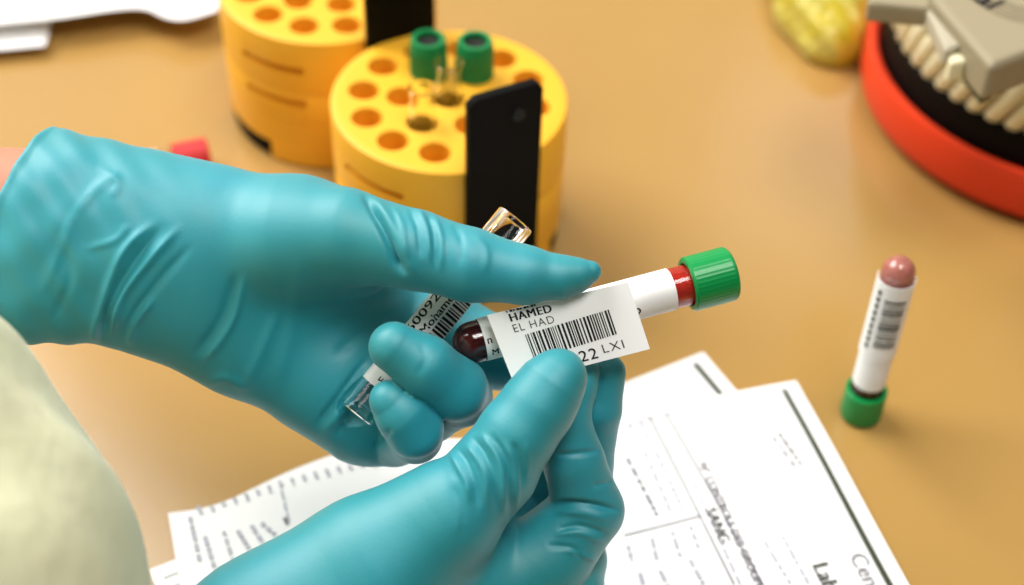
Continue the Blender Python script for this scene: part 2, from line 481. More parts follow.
gl = body('glove', glove_far, lo, hi, RES, M['glove'], person, 1, lambda V, N: wr_L(V, N)+cuffwave(V, N))
def open_cuff(o, pt, n):                     # cut the glove open at its cuff, leaving a thin wall with a rolled rim
    me = o.data; k = len(me.vertices); co = np.empty(k*3); me.vertices.foreach_get('co', co)
    V = w2c(co.reshape(-1, 3)); h = (V-pt)@n
    mk = (h < 0) & (h > -1.2); V[mk] = V[mk]-np.outer(h[mk], n)
    me.vertices.foreach_set('co', c2w(V).reshape(-1))
    bm = bmesh.new(); bm.from_mesh(me); bm.verts.ensure_lookup_table()
    bmesh.ops.delete(bm, geom=[bm.verts[i] for i in np.where(h <= -1.2)[0]], context='VERTS')
    bm.to_mesh(me); bm.free(); me.update()
    so_ = o.modifiers.new('wall', 'SOLIDIFY'); so_.thickness = .0009; so_.offset = -1
open_cuff(gl, cpt, cdir)
gl['label'] = 'teal glove holding two tubes under its thumb'

# ---- near glove: thumb and index pinch the loose label
R_palm = [
    (chain([(190, 712, -14, 104), (280, 655, -10, 98), (360, 600, -8, 89)]), .8),
    (chain([(280, 640, -10, 84), (372, 562, -10, 62), (446, 511, -12, 50)]), .9),       # thenar
    (chain([(470, 570, 12, 56), (522, 522, 26, 28)]), 1.0),
    (chain([(330, 650, 0, 95), (420, 592, 2, 76), (470, 566, 6, 60)]), .75),
    (chain([(380, 680, 10, 90), (470, 640, 14, 70), (540, 612, 20, 48)]), .75),         # back edge
]
R_thumb = chain([(395, 562, -10, 60), (452, 515, -13, 50), (494, 470, -16, 43), (517, 434, -18, 38.5), (538, 406, -18, 36.5), (552, 385, -18, 32.5), (560, 375, -17.5, 26)])
R_index = chain([(480, 592, 8, 52), (545, 558, 10, 46), (588, 510, 8, 35.5), (574, 462, 2, 30.5), (563, 420, -1.5, 27), (574, 388, 1, 22), (582, 372, 2, 18)])
R_middle = chain([(500, 610, 22, 46), (565, 560, 28, 36), (588, 505, 28, 26), (592, 462, 20, 21), (598, 410, 11, 23), (606, 373, 8, 20)])
R_ring = chain([(480, 630, 18, 50), (560, 597, 16, 44), (572, 560, 24, 34), (556, 515, 30, 30), (540, 475, 30, 26)])
def glove_near(X):
    D = None
    for ch, s in R_palm:
        d = chain_sd(X, ch, 8, (ZF, s))
        D = d if D is None else smin(D, d, 14)
    D = smin(D, chain_sd(X, R_thumb, 4), joint_k(X, R_thumb[0][0], 12, 1.0, 25, 40))
    for fch in (R_index, R_middle, R_ring):
        D = smin(D, chain_sd(X, fch, 2.5), joint_k(X, fch[0][0], 9, .5, 12, 24))
    return D
ridges_R = [
    # folds fanning over the thumb base
    ([(448, 448), (458, 466), (466, 482), (470, 505)], 3.2, .9),
    ([(455, 445), (466, 462), (474, 482), (479, 510)], 3.2, -1.0),
    ([(463, 440), (476, 458), (485, 478), (489, 512)], 3.0, .8),
    ([(470, 434), (485, 455), (494, 478), (497, 520)], 3.0, -1.1),
    ([(478, 430), (495, 453), (503, 478), (504, 528)], 3.0, 1.0),
    ([(488, 430), (505, 456), (511, 482), (510, 535)], 3.0, -.9),
    ([(500, 438), (513, 460), (517, 484), (514, 525)], 3.0, .8),
    ([(512, 440), (521, 462), (523, 490)], 2.8, -.7),
    ([(526, 440), (528, 460), (526, 480)], 2.8, .4),
    ([(452, 480), (462, 510), (462, 545)], 4, -.4),
    ([(475, 520), (480, 480), (468, 450)], 5, -.4),
    ([(450, 470), (460, 505), (462, 540)], 6, .4),
    # index creases
    ([(552, 455), (575, 454), (604, 450)], 2.8, -.8),
    ([(590, 486), (604, 484), (614, 481)], 2.6, -.6),
    ([(548, 503), (575, 503), (600, 506), (624, 512)], 3.0, -1.6),
    ([(550, 512), (580, 513), (615, 520)], 4.0, .7),
    ([(555, 530), (580, 526), (612, 536)], 2.8, -.8),
    ([(552, 536), (580, 533), (608, 545)], 3.0, .6),
    ([(545, 545), (570, 548), (585, 560)], 2.8, -.8),
    ([(562, 548), (580, 554), (600, 562)], 2.8, .7),
]
wr_R = wrinkler(ridges_R)
lo, hi = bounds([c for c, _ in R_palm]+[R_thumb, R_index, R_middle, R_ring], 4)
gr = body('glove', glove_near, lo, hi, RES, M['glove'], person, 1, wr_R)
gr['label'] = 'teal glove pinching the loose label'

# ------------------------------------------------------------------ printed marks
def text_mesh(s, size, bold=0.0, spx=1.0):
    c = bpy.data.curves.new('text', 'FONT'); c.body = s; c.size = size; c.offset = bold; c.space_character = spx
    c.resolution_u = 3
    o = bpy.data.objects.new('text', c); COL.objects.link(o)
    dg = bpy.context.evaluated_depsgraph_get(); dg.update()
    me = bpy.data.meshes.new_from_object(o.evaluated_get(dg))
    V = [tuple(v.co) for v in me.vertices]; Fc = [tuple(p.vertices) for p in me.polygons]
    bpy.data.objects.remove(o); bpy.data.curves.remove(c); bpy.data.meshes.remove(me)
    return np.array(V).reshape(-1, 3), Fc
def put_text(mb, fmap, s, u, v, size, bold=0.0, rot=0.0, sx=1.0, spx=1.0):
    V, Fc = text_mesh(s, size, min(bold, 0), spx)
    if len(V) == 0: return
    ca, sa = math.cos(rot), math.sin(rot)
    for q in ((0,) if bold <= 0 else (-bold, 0, bold)):      # bold strokes: the same outline struck three times
        mb.add([fmap(u+q+ca*x*sx-sa*y, v+sa*x*sx+ca*y) for x, y, _ in V], Fc)
def put_rect(mb, fmap, u0, v0, u1, v1, nu=1, nv=1):
    V = []; Fc = []
    for j in range(nv+1):
        for i in range(nu+1):
            V.append(fmap(u0+(u1-u0)*i/nu, v0+(v1-v0)*j/nv))
    for j in range(nv):
        for i in range(nu):
            a = j*(nu+1)+i; Fc.append((a, a+1, a+nu+2, a+nu+1))
    mb.add(V, Fc)
def put_barcode(mb, fmap, u0, v0, u1, v1, n, seed, nv=1):
    rr = random.Random(seed); ws = []
    for i in range(n): ws += [rr.choice((1, 1, 1.6, 2.4)), rr.choice((1, 1, 1.5, 2))]
    sc = (u1-u0)/sum(ws); x = u0
    for i, w_ in enumerate(ws):
        if i % 2 == 0: put_rect(mb, fmap, x, v0, x+w_*sc*.92, v1, 1, nv)
        x += w_*sc

# ------------------------------------------------------------------ sample tubes (local z = axis, from the round end to the cap)
def axis_mtx(p0, p1, roll=0.0, side=None):
    z = Vector(p1)-Vector(p0); z.normalize()
    x = Vector(side if side is not None else (0, 0, 1)); x = x - z*(x@z) if hasattr(x, '__matmul__') else x
    x.normalize(); y = z.cross(x)
    mt = Matrix(((x[0], y[0], z[0], p0[0]), (x[1], y[1], z[1], p0[1]), (x[2], y[2], z[2], p0[2]), (0, 0, 0, 1)))
    return mt @ Matrix.Rotation(roll, 4, 'Z')
def round_prof(R, L, z0=0.0, n=10):
    return [(max(R*math.sin(a), R*.02), z0+R-R*math.cos(a)) for a in [math.pi/2*i/n for i in range(n+1)]]+[(R, L)]
def cap_mesh(R, h, n=120, ribs=40, r_in=None):
    mb = MB()
    def rib(k, r, z):
        return (-0.00009 if (k % 3 == 0) else 0.00004) if (r > R*.97 and .0012 < z < h-.0012) else 0
    ri = r_in or R*.8
    prof = [(ri, .004), (ri, 0.0), (R-.0006, 0.0), (R, .0006), (R, .0013), (R, .0014), (R, h-.0014), (R, h-.0013), (R-.0002, h-.0006), (R-.0009, h), (R*.55, h), (R*.52, h-.0012), (R*.02, h-.0012)]
    mb.lathe(prof, n, rib); return mb

def wrap(R, a0):                             # label map: u along the axis, v round the tube
    return lambda u, v: (R*math.cos(a0+v/R), R*math.sin(a0+v/R), u)
def wrap_label(name, R, z0, z1, a_mid, span, parent, th=.00012):
    mb = MB(); n = 40; m_ = max(2, int((z1-z0)/.004)); V = []; Fc = []
    for rr in (R, R+th):
        for i in range(m_+1):
            for k in range(n+1):
                a = a_mid-span/2+span*k/n
                V.append((rr*math.cos(a), rr*math.sin(a), z0+(z1-z0)*i/m_))
    N = (n+1)*(m_+1)
    for i in range(m_):
        for k in range(n):
            a = i*(n+1)+k
            Fc.append((a+N, a+N+1, a+N+n+2, a+N+n+1)); Fc.append((a, a+n+1, a+n+2, a+1))
    for k in range(n):
        Fc.append((k, k+1, k+1+N, k+N)); b = m_*(n+1)+k; Fc.append((b, b+N, b+1+N, b+1))
    for i in range(m_):
        a = i*(n+1); Fc.append((a, a+N, a+N+n+1, a+n+1)); b = a+n; Fc.append((b, b+n+1, b+N+n+1, b+N))
    mb.add(V, Fc)
    return mb.build(name, M['label'], parent, 40)

R_T = .0066
# ---- held blood tube
p0 = P(453, 347.5, -2); p1 = P(731, 273, 14)
view = -(P(590, 310, 5)-C0); view /= np.linalg.norm(view)
mt = axis_mtx(p0, p1, 0, view)               # local +x faces the camera
LEN = float(np.linalg.norm(p1-p0))
t1 = empty('blood_tube', mtx=mt)
tag(t1, 'blood tube with ribbed green cap held level between the two gloves', 'tube')
mb = MB(); mb.lathe(round_prof(R_T, LEN-.006), 48); mb.build('tube_wall', M['glass'], t1, 60)
mb = MB(); zb = .019; mb.lathe(round_prof(R_T-.0007, LEN-.024, .0007), 40, cap1=True); mb.build('blood', M['blood'], t1, 60)
mb = MB(); mb.lathe([(R_T-.0008, LEN-.0235), (R_T-.0008, LEN-.010)], 40, cap0=True, cap1=True); mb.build('blood_smear', M['bloodthin'], t1, 60)
lb = wrap_label('wrapped_label', R_T+.00012, .0092, LEN-.0208, 0, 5.6, t1)
fm = wrap(R_T+.00030, 0)
mb = MB()
# read from the cap side: letters stand on the lower edge
mb = MB()
fm2 = lambda u, v: fm(u, -v)
put_text(mb, fm2, 'M', .0106, -.0062, .0032, .00008)
put_text(mb, fm2, 'n', .0098, -.0018, .0036, .00006)
put_text(mb, fm2, 'O', LEN-.0362, -.0056, .0036, .0001)
mb.build('label_print', M['ink'], lb)
cap = cap_mesh(.0089, .0150); c = cap.build('cap', M['green'], t1, 30); c.location = (0, 0, LEN-.0150)

# ---- loose label pinched by the near glove
TLc, TRc, BRc, BLc = P(487, 315, -11.2), P(628, 282, -6.2), P(650, 349, -6.0), P(514, 384, -11.0)
def sheet_map(off):
    nrm = np.cross(TRc-TLc, BLc-TLc); nrm /= np.linalg.norm(nrm)
    if nrm @ (C0-TLc) < 0: nrm = -nrm
    def f(u, v):                             # u 0..1 along, v 0..1 down
        p = TLc*(1-u)*(1-v)+TRc*u*(1-v)+BRc*u*v+BLc*(1-u)*v
        p = p + nrm*(off + .0007*math.sin(u*3.0)*(1-v) - .0006*(u-.5)**2)
        return tuple(p)
    return f
slabel = MB(); put_rect(slabel, sheet_map(0), 0, 0, 1, 1, 24, 12)
sl = slabel.build('barcode_label', M['label'], None, 60)
so = sl.modifiers.new('thick', 'SOLIDIFY'); so.thickness = .00018; so.offset = 0
split_edges(sl)
tag(sl, 'loose white barcode label pinched over the green capped blood tube', 'label')
LW = float(np.linalg.norm(TRc-TLc)); LH = float(np.linalg.norm(BLc-TLc))
smf = sheet_map(.00022)
lm = lambda u, v: smf(u/LW, 1-v/LH)          # metres, v up from the lower edge
mb = MB()
put_text(mb, lm, 'HAMED', .0060, LH-.0037, .0036, .00012, sx=1.02, spx=1.12)
mb.build('printed_name', M['ink'], sl)
mb = MB()
for q_ in range(9): put_rect(mb, lm, .0058+q_*.0011, LH-.0007, .0063+q_*.0011+.0004*(q_ % 2), LH-.0001)
mb.build('cut_off_line', M['ink'], sl)
mb = MB(); put_text(mb, lm, 'EL HAD', .0058, LH-.0072, .0036, -.00003, sx=.98, spx=1.15); mb.build('printed_line', M['ink'], sl)
mb = MB(); put_barcode(mb, lambda u, v: lm(u, v+.055*(u-.0093)), .0088, .0058, .0366, .0140, 30, 3); mb.build('barcode', M['ink'], sl)
mb = MB(); put_text(mb, lm, '0522', .0160, .0014, .0050, .00004, sx=1.12, spx=1.15); put_text(mb, lm, 'LXI', .0300, .0024, .0040, -.00003, sx=1.2, spx=1.15); mb.build('printed_number', M['ink'], sl)

# ---- clear empty tube under the thumb
p0 = P(357, 414, 7); p1 = P(516, 219.5, 12)
mt = axis_mtx(p0, p1, 0, view); LEN = float(np.linalg.norm(p1-p0))
t2 = empty('clear_tube', mtx=mt)
tag(t2, 'empty clear tube with printed label held slanted under the far thumb', 'tube')
R2 = .0060
mb = MB()
mb.lathe([(R2-.0011, .0035)]+[(R2-.0011, LEN-.001), (R2-.0008, LEN), (R2+.0004, LEN), (R2+.0006, LEN-.0006), (R2+.0006, LEN-.012), (R2, LEN-.0128), (R2, .003), (R2+.0002, .0026), (R2+.0002, .0004), (R2-.0002, 0), (R2-.0014, 0), (R2-.0016, .0006), (R2*.6, .0022), (.0003, .0026)], 48)
mb.lathe([(R2-.0011, .0035), (R2*.5, .0042), (.0003, .0044)], 48)
mb.build('tube_wall', M['glass'], t2, 40)
lb = wrap_label('wrapped_label', R2+.0001, .0105, LEN-.0250, 0, 5.4, t2)
fm_ = wrap(R2+.00028, 0); fm = lambda u, v: fm_(u, -v); mb = MB()
put_text(mb, fm, '0260092', LEN-.0560, .0026, .0050, .00008, sx=1.25)
put_text(mb, fm, 'O Mohame', LEN-.0520, -.0012, .0036, .0001, sx=1.2)
put_barcode(mb, fm, LEN-.0540, -.0088, LEN-.0300, -.0020, 20, 8, 8)
put_text(mb, fm, 'E', .0125, -.0010, .0034, .0001)
mb.build('label_print', M['ink'], lb)

# ---- tube standing on its cap
b0 = G(860, 414, 0); tp = P(896.5, 259, 106)
ax_ = np.array([0.0005, -0.0, .085]); ax_ = ax_/np.linalg.norm(ax_)
LEN = .0835; capR = .0082; tilt = math.acos(ax_[2])
base = np.array([b0[0], b0[1], math.sin(tilt)*capR+.0002]); top = base+ax_*LEN
vw = C0-base; vw = vw/np.linalg.norm(vw)
mt = axis_mtx(top, base, 0, vw)
t3 = empty('blood_tube', mtx=mt)
tag(t3, 'blood tube standing upside down on its green cap on the bare table', 'tube')
R3 = .0062
mb = MB(); mb.lathe(round_prof(R3, LEN-.005), 48); mb.build('tube_wall', M['glass'], t3, 60)
mb = MB(); mb.lathe(round_prof(R3-.0008, .030, .0008), 40, cap1=True); mb.build('blood_smear', M['bloodpink'], t3, 60)
mb = MB(); mb.lathe([(R3-.0007, .031), (R3-.0007, LEN-.006)], 40, cap0=True, cap1=True); mb.build('blood', M['blood'], t3, 60)
lb = wrap_label('wrapped_label', R3+.0001, .0225, LEN-.0195, 0, 5.6, t3)
lb2 = wrap_label('overlay_label', R3+.0005, .0085, .0470, -.25, 3.9, t3, .0003)
fm = wrap(R3+.00105, 0); mb = MB()
put_barcode(mb, fm, .0150, -.0065, .0400, .0020, 15, 5, 8)
for i in range(9): put_rect(mb, fm, .012+i*.0034, 0.0040, .0143+i*.0034, .0056, 1, 3)
mb.build('label_print', M['inkdark'], lb2)
cap = cap_mesh(capR, .0150); c = cap.build('cap', M['green'], t3, 30); c.location = (0, 0, LEN-.0150)

# ---- red capped tube lying behind the far glove
q1 = G(209, 154, .0080); q0 = G(95, 178, .0066)
q0 = np.array(q1)+(np.array(q0)-np.array(q1))/np.linalg.norm(np.array(q0)-np.array(q1))*.082
mt = axis_mtx(q0, q1, 0, (0, 0, 1)); LEN = .082
t4 = empty('red_capped_tube', mtx=mt)
tag(t4, 'tube with a red cap lying on the table behind the far glove', 'tube')
mb = MB(); mb.lathe(round_prof(R_T, LEN-.005), 40); mb.build('tube_wall', M['glass'], t4, 60)
wrap_label('wrapped_label', R_T+.0001, .010, LEN-.0240, 0, 5.6, t4)
cap = cap_mesh(.0079, .0160); c = cap.build('cap', M['red'], t4, 30); c.location = (0, 0, LEN-.0160)

# ------------------------------------------------------------------ yellow tube racks
RH = .070; RR = .0492
def rack_layout(rot):
    pts = [(0, 0)]
    for k in range(6): a = rot+math.pi/3*k+math.radians(35); pts.append((.0195*math.cos(a), .0195*math.sin(a)))
    for k in range(12): a = rot+math.pi/6*k; pts.append((.0358*math.cos(a), .0358*math.sin(a)))
    return pts
def make_rack(cx, cy, rot, slot_as, label, foot_a=.35):
    root = empty('tube_rack', (cx, cy, 0)); tag(root, label, 'rack', 'yellow round tube racks')
    mb = MB(); prof = []
    z0 = .0100
    prof = [(RR*.9, z0), (RR-.0012, z0), (RR-.0005, z0+.0005), (RR-.0005, .0255), (RR-.0009, .0260), (RR-.0004, .0266), (RR-.0002, .0420), (RR-.0006, .0426), (RR, .0432), (RR, RH-.0012), (RR-.0004, RH-.0003), (RR-.0014, RH), (RR*.9, RH)]
    mb.lathe(prof, 128, cap0=True, cap1=True)
    bd = mb.build('rack_body', M['yellow'], root)
    cut = MB()
    for (x, y) in rack_layout(rot): cut.lathe([(.0063, RH-.048), (.0063, RH-.0006), (.0071, RH+.0004), (.0071, RH+.01)], 32, cap0=True, cap1=True, off=(x, y, 0))
    for a in slot_as:
        for zs in (.0365, .0545):
            V = []; n = 12
            for (r_, z_) in ((RR-.007, zs-.0017), (RR+.01, zs-.0017), (RR+.01, zs+.0017), (RR-.007, zs+.0017)):
                for k in range(n+1):
                    t = a-.33+.66*k/n; V.append((r_*math.cos(t), r_*math.sin(t), z_))
            Fc = []
            for i in range(4):
                for k in range(n):
                    A = i*(n+1)+k; B = ((i+1) % 4)*(n+1)+k; Fc.append((A, A+1, B+1, B))
            Fc.append((0, n+1, 2*(n+1), 3*(n+1))); Fc.append((n, 4*n+3, 3*n+2, 2*n+1))
            cut.add(V, Fc)
    co = cut.build('cutter', None, root)
    for q_ in (co, bd):
        b2 = bmesh.new(); b2.from_mesh(q_.data); bmesh.ops.recalc_face_normals(b2, faces=b2.faces[:]); b2.to_mesh(q_.data); b2.free()
    bm_ = bd.modifiers.new('cut', 'BOOLEAN'); bm_.operation = 'DIFFERENCE'; bm_.object = co; bm_.solver = 'EXACT'
    dg = bpy.context.evaluated_depsgraph_get(); dg.update()
    me = bpy.data.meshes.new_from_object(bd.evaluated_get(dg))
    bd.modifiers.clear(); old = bd.data; bd.data = me; bpy.data.objects.remove(co)
    auto_smooth(bd, 35)
    mb = MB(); mb.lathe([(RR-.003, .0004), (RR-.0015, .0012), (RR-.0020, z0)], 64, cap0=True, cap1=True)
    mb.build('base', M['black'], root, 40)
    for k in range(4):                       # yellow feet of the skirt, gaps between them show the dark base
        a0 = rot+foot_a+k*math.pi/2; n = 10; V = []
        for (r_, z_) in ((RR-.0035, .0012), (RR-.0003, .0012), (RR-.0003, z0+.0004), (RR-.0035, z0+.0004)):
            for j in range(n+1):
                t = a0-.36+.72*j/n; V.append((r_*math.cos(t), r_*math.sin(t), z_))
        Fc = []
        for i in range(4):
            for j in range(n):
                A = i*(n+1)+j; B = ((i+1) % 4)*(n+1)+j; Fc.append((A, A+1, B+1, B))
        Fc.append((0, n+1, 2*(n+1), 3*(n+1))); Fc.append((n, 4*n+3, 3*n+2, 2*n+1))
        f_ = MB(); f_.add(V, Fc); f_.build('foot', M['yellow'], root, 40)
    return root

fc = G(449, 98, RH); bc = G(327, -19, RH)
fx, fy = fc[0], fc[1]; bx, by = bc[0], bc[1]
rackF = make_rack(fx, fy, math.radians(24), [math.radians(-128), math.radians(-60), math.radians(60), math.radians(130)], 'yellow round tube rack with two black plates and two green caps')
rackB = make_rack(bx, by, math.radians(20), [math.radians(-116), math.radians(-20), math.radians(70), math.radians(150)], 'plain yellow round tube rack at the back without plates', 1.05)
for sgn, a in ((1, math.radians(-62)), (1, math.radians(118))):
    # plate: rounded top, standing tangent to the rim
    hw, th = .0158, .0046; z0, z1 = .004, RH+.0385
    pts = [(-hw, z0), (hw, z0), (hw, z1-.003), (hw-.003, z1), (-hw+.003, z1), (-hw, z1-.003)]
    mb = MB(); n = len(pts)
    er_ = Vector((math.cos(a), math.sin(a), 0)); et = Vector((-math.sin(a), math.cos(a), 0))
    V = []
    for off in (RR-.0016, RR-.0016+th):
        for (x, z) in pts: V.append(er_*off+et*x+Vector((0, 0, z)))
    Fc = [tuple(range(n-1, -1, -1)), tuple(range(n, 2*n))]+[(k, (k+1) % n, n+(k+1) % n, n+k) for k in range(n)]
    mb.add(V, Fc); pl = mb.build('side_plate', M['black'], rackF); bevel(pl, .0008)
    kb = MB(); kb.lathe([(.0001, .0), (.0028, .0), (.0026, .0012), (.0001, .0014)], 20)
    k_ = kb.build('plate_rivet', M['septum'], pl); 
    off = er_*(RR-.0016+th)+et*.005+Vector((0, 0, z1-.012))
    k_.matrix_local = Matrix.Translation(off) @ er_.to_track_quat('Z', 'Y').to_matrix().to_4x4()

# tubes in the front rack: two with green caps, two open and clear
lay = rack_layout(math.radians(24))
for (hi_, lab) in ((2, 'green capped tube standing in the rack, left of the two'), (1, 'green capped tube standing in the rack, right of the two')):
    x, y = fx+lay[hi_][0], fy+lay[hi_][1]
    root = empty('capped_tube', (x, y, RH-.0445)); tag(root, lab, 'tube', 'green capped tubes in the rack')
    mb = MB(); mb.lathe(round_prof(.0053, .052), 32); mb.build('tube_wall', M['glass'], root, 60)
    mb = MB(); R_ = .0079; h_ = .0175
    mb.lathe([(R_*.72, .003), (R_*.72, 0), (R_-.0005, 0), (R_, .0006), (R_, .0017), (R_*.985, .0018), (R_*.985, h_-.004), (R_*.95, h_-.0035), (R_*.93, h_-.0008), (R_*.88, h_), (R_*.66, h_), (R_*.63, h_-.004), (R_*.60, h_-.0045)], 96,
             lambda k, r, z: (-.00025 if k % 3 == 0 else .0001) if (r > R_*.97 and .0017 < z < h_-.003) else 0)
    c = mb.build('cap', M['darkgreen'], root, 30); c.location = (0, 0, .0445)
    mb = MB(); mb.lathe([(R_*.64, h_-.0085), (R_*.64, h_-.0022), (R_*.35, h_-.0018), (.0002, h_-.0026)], 32); s = mb.build('stopper', M['septum'], c, 40)
for (hi_, lab) in ((0, 'empty clear tube standing in the middle hole of the rack'), (4, 'empty clear tube in the rack, one hole nearer than the middle one')):
    hx, hy = fx+lay[hi_][0], fy+lay[hi_][1]
    root = empty('clear_tube', (hx, hy, RH-.046)); tag(root, lab, 'tube', 'open clear tubes in the rack')
    mb = MB(); mb.lathe(round_prof(.0051, .0625)[:-1]+[(.0051, .061), (.0056, .0618), (.0057, .0632), (.0050, .0636), (.0046, .0628)]+[(r_-.0007 if r_ > .0008 else r_, z_+.0008) for r_, z_ in round_prof(.0051, .0615)[::-1]], 40)
    mb.build('tube_wall', M['glass'], root, 60)

# ------------------------------------------------------------------ red and black round device
dc = G(1063, 106, 0); dx, dy = dc[0], dc[1]
dev = empty('rotor_device', (dx, dy, 0)); tag(dev, 'round lab device with red base ring, black band and grey cover', 'device')
RD = .100
mb = MB(); mb.lathe([(RD-.012, .003), (RD-.004, .003), (RD-.001, .006), (RD, .010), (RD, .026), (RD-.001, .0285), (RD-.0035, .029), (RD-.0055, .0275), (RD-.006, .020), (.002, .018)], 128)
b_ = mb.build('base_ring', M['redbase'], dev, 50)
for k in range(4):
    a = k*math.pi/2+.6+math.pi; f_ = MB(); f_.lathe([(.006, 0), (.006, .004)], 20, cap0=True, cap1=True, off=((RD-.014)*math.cos(a), (RD-.014)*math.sin(a), 0)); f_.build('foot', M['black'], dev, 40)
mb = MB(); mb.lathe([(RD-.0068, .019), (RD-.0078, .042), (RD-.011, .043), (RD-.012, .038)], 128); mb.build('band', M['blackband'], dev, 50)
mb = MB(); NR = 58
for k in range(NR):
    a = 2*math.pi*k/NR; V = []; n = 10
    lean = .24
    path = [(RD-.0150, .037, 0), (RD-.0112, .044, 0), (RD-.0108, .060, lean*.35), (RD-.018, .090, lean), (RD-.030, .101, lean*1.4)]
    rad = [.0034, .0042, .0046, .0044, .0034]
    for (r_, z_, da), q in zip(path, rad):
        for j in range(n):
            t = 2*math.pi*j/n; t2 = a+da+q*math.cos(t)/r_
            V.append(((r_+q*.8*math.sin(t))*math.cos(t2), (r_+q*.8*math.sin(t))*math.sin(t2), z_))
    Fc = [(i*n+j, i*n+(j+1) % n, (i+1)*n+(j+1) % n, (i+1)*n+j) for i in range(4) for j in range(n)]
    Fc.append(tuple(range(n-1, -1, -1))); Fc.append(tuple(range(4*n, 5*n)))
    mb.add(V, Fc)
mb.build('ribbed_collar', M['cream'], dev, 50)
mb = MB(); mb.lathe([(RD-.024, .042), (RD-.030, .092), (.002, .096)], 64); mb.build('inner_drum', M['greyl'], dev, 40)
# grey cover: a boxy lid lying on the collar
def loc(px, py, h): g = G(px, py, h); return (g[0]-dx, g[1]-dy)
zt = .118
A = loc(930, -6, zt); B = loc(992, 66, zt); Cc = loc(1110, 20, zt); Dd = loc(1050, -62, zt)
mb = MB(); mb.prism([A, B, Cc, Dd], zt-.018, zt); lid = mb.build('cover', M['grey'], dev); bevel(lid, .003, 3)
def slab(nm, pts, h, th, mt_, bv=.0015):
    mb = MB(); mb.prism([loc(x, y, h) for x, y in pts], h-th, h); o = mb.build(nm, mt_, dev); bevel(o, bv, 2); return o
slab('side_cover', [(868, 2), (931, 8), (940, -70), (880, -66)], .113, .010, M['grey'], .002)
slab('latch', [(926, 8), (946, 50), (968, 42), (944, -4)], .112, .008, M['greyl'])
slab('latch_tab', [(948, 54), (951, 63), (972, 60), (968, 49)], .109, .010, M['cream'])
slab('gap_shade', [(966, 56), (986, 82), (1000, 76), (980, 50)], .100, .012, M['gap_shade'])  # dark slab standing in for the shaded gap beside the cover
cc = loc(1024, -6, zt); mb = MB()
for r_ in (.010, .0125, .015, .0175, .020):
    n = 64; V = []; Fc = []
    for k in range(n):
        a = 2*math.pi*k/n
        for q in (r_, r_+.0006): V.append((cc[0]+q*math.cos(a), cc[1]+q*math.sin(a), zt+.0003))
    for k in range(n): k2 = (k+1) % n; Fc.append((2*k, 2*k+1, 2*k2+1, 2*k2))
    mb.add(V, Fc)
mb.build('cover_rings', M['ring'], lid)
mb = MB(); a_ = loc(972, -2, zt); 
tdir = np.array(loc(994, 12, zt))-np.array(a_); ta = math.atan2(tdir[1], tdir[0])
put_text(mb, lambda u, v: (u, v, zt+.0004), 'eal', a_[0]-.004, a_[1]+.004, .014, .0004, ta)
mb.build('cover_print', M['mark'], lid)

# ------------------------------------------------------------------ yellow plastic bag beside the device
bg = [(w2c(G(x, y, h/1000)), r*.48) for x, y, h, r in [(806, -34, 12, 46), (822, 8, 11, 46), (832, 38, 8, 34)]]
bg2 = [(w2c(G(x, y, h/1000)), r*.48) for x, y, h, r in [(848, -30, 18, 40), (841, 4, 13, 34), (836, 36, 8, 28)]]
def bag_fn(X):
    D = smin(chain_sd(X, bg, 8), chain_sd(X, bg2, 8), 10)
    q = X[..., 0]*.9-X[..., 1]*.45
    s = np.sin(q*.55+1.2*np.sin(X[..., 1]*.09+X[..., 2]*.05))*.8+np.abs(np.sin(q*.31+X[..., 2]*.17))*1.2+np.sin(X[..., 0]*.9+X[..., 1]*.7+X[..., 2]*.3)*.3
    D = (D-s)*.7
    zc = X@np.array([0, -1, 0], np.float32)
    wz = CAMZ*1000 + X[..., 0]*rt[2] - X[..., 1]*up[2] + X[..., 2]*fw[2]
    wq = C0*1000 + X[..., 0:1]*rt - X[..., 1:2]*up + X[..., 2:3]*fw
    D = np.maximum(D, 101.5-np.hypot(wq[..., 0]-dx*1000, wq[..., 1]-dy*1000))
    return np.maximum(D, -(wz-.6)).astype(np.float32)
lo, hi = bounds([bg, bg2], 6)
bag = body('plastic_bag', bag_fn, lo, hi, 1.8, M['bag'], None, 1, project=False)
tag(bag, 'crumpled yellow plastic bag lying on the table beside the red device', 'bag')

# ------------------------------------------------------------------ papers
PFR, PFL, PNR = G(795, 385), G(168, 512), G(920, 585)
def page_axes(FR, FL, NR):
    e1 = FL-FR; L1 = np.linalg.norm(e1); e1 = e1/L1
    e2 = NR-FR; e2 = e2/np.linalg.norm(e2); e2 = e2-e1*(e1@e2); e2 /= np.linalg.norm(e2)
    return e1, L1, e2
E1, L1, E2 = page_axes(PFR, PFL, PNR)
def page_map(FR, e1, e2, zf, off=0.0):
    def f(s, t):
        p = FR+e1*s+e2*t
        return (p[0], p[1], zf(s, t)+off)
    return f
def make_page(name, FR, e1, e2, L, Wd, zf, edge=None):
    V = []; Fc = []; n, m_ = 70, 40
    pm = page_map(FR, e1, e2, zf)
    for j in range(m_+1):
        for i in range(n+1):
            s = L*i/n; t = Wd*j/m_
            if edge: t += edge(s)*(1-j/m_)
            V.append(pm(s, t))
    for j in range(m_):
        for i in range(n):
            a = j*(n+1)+i; Fc.append((a, a+1, a+n+2, a+n+1))
    o = mesh(name, V, Fc, M['paper'], None, True)
    so_ = o.modifiers.new('thick', 'SOLIDIFY'); so_.thickness = .00016; so_.offset = -1
    split_edges(o)
    return o
zf1 = lambda s, t: .0022+.0011*math.sin(s*38+.4)+.0005*math.sin(t*50)+.0035*math.exp(-((s-.20)/.03)**2)*math.exp(-(t/.03)**2)
PW = .177
edge1 = lambda s: -.010*math.exp(-((s-.165)/.035)**2)+.004*math.exp(-((s-.235)/.02)**2) + .004*max(0, 1-s/.015)*0
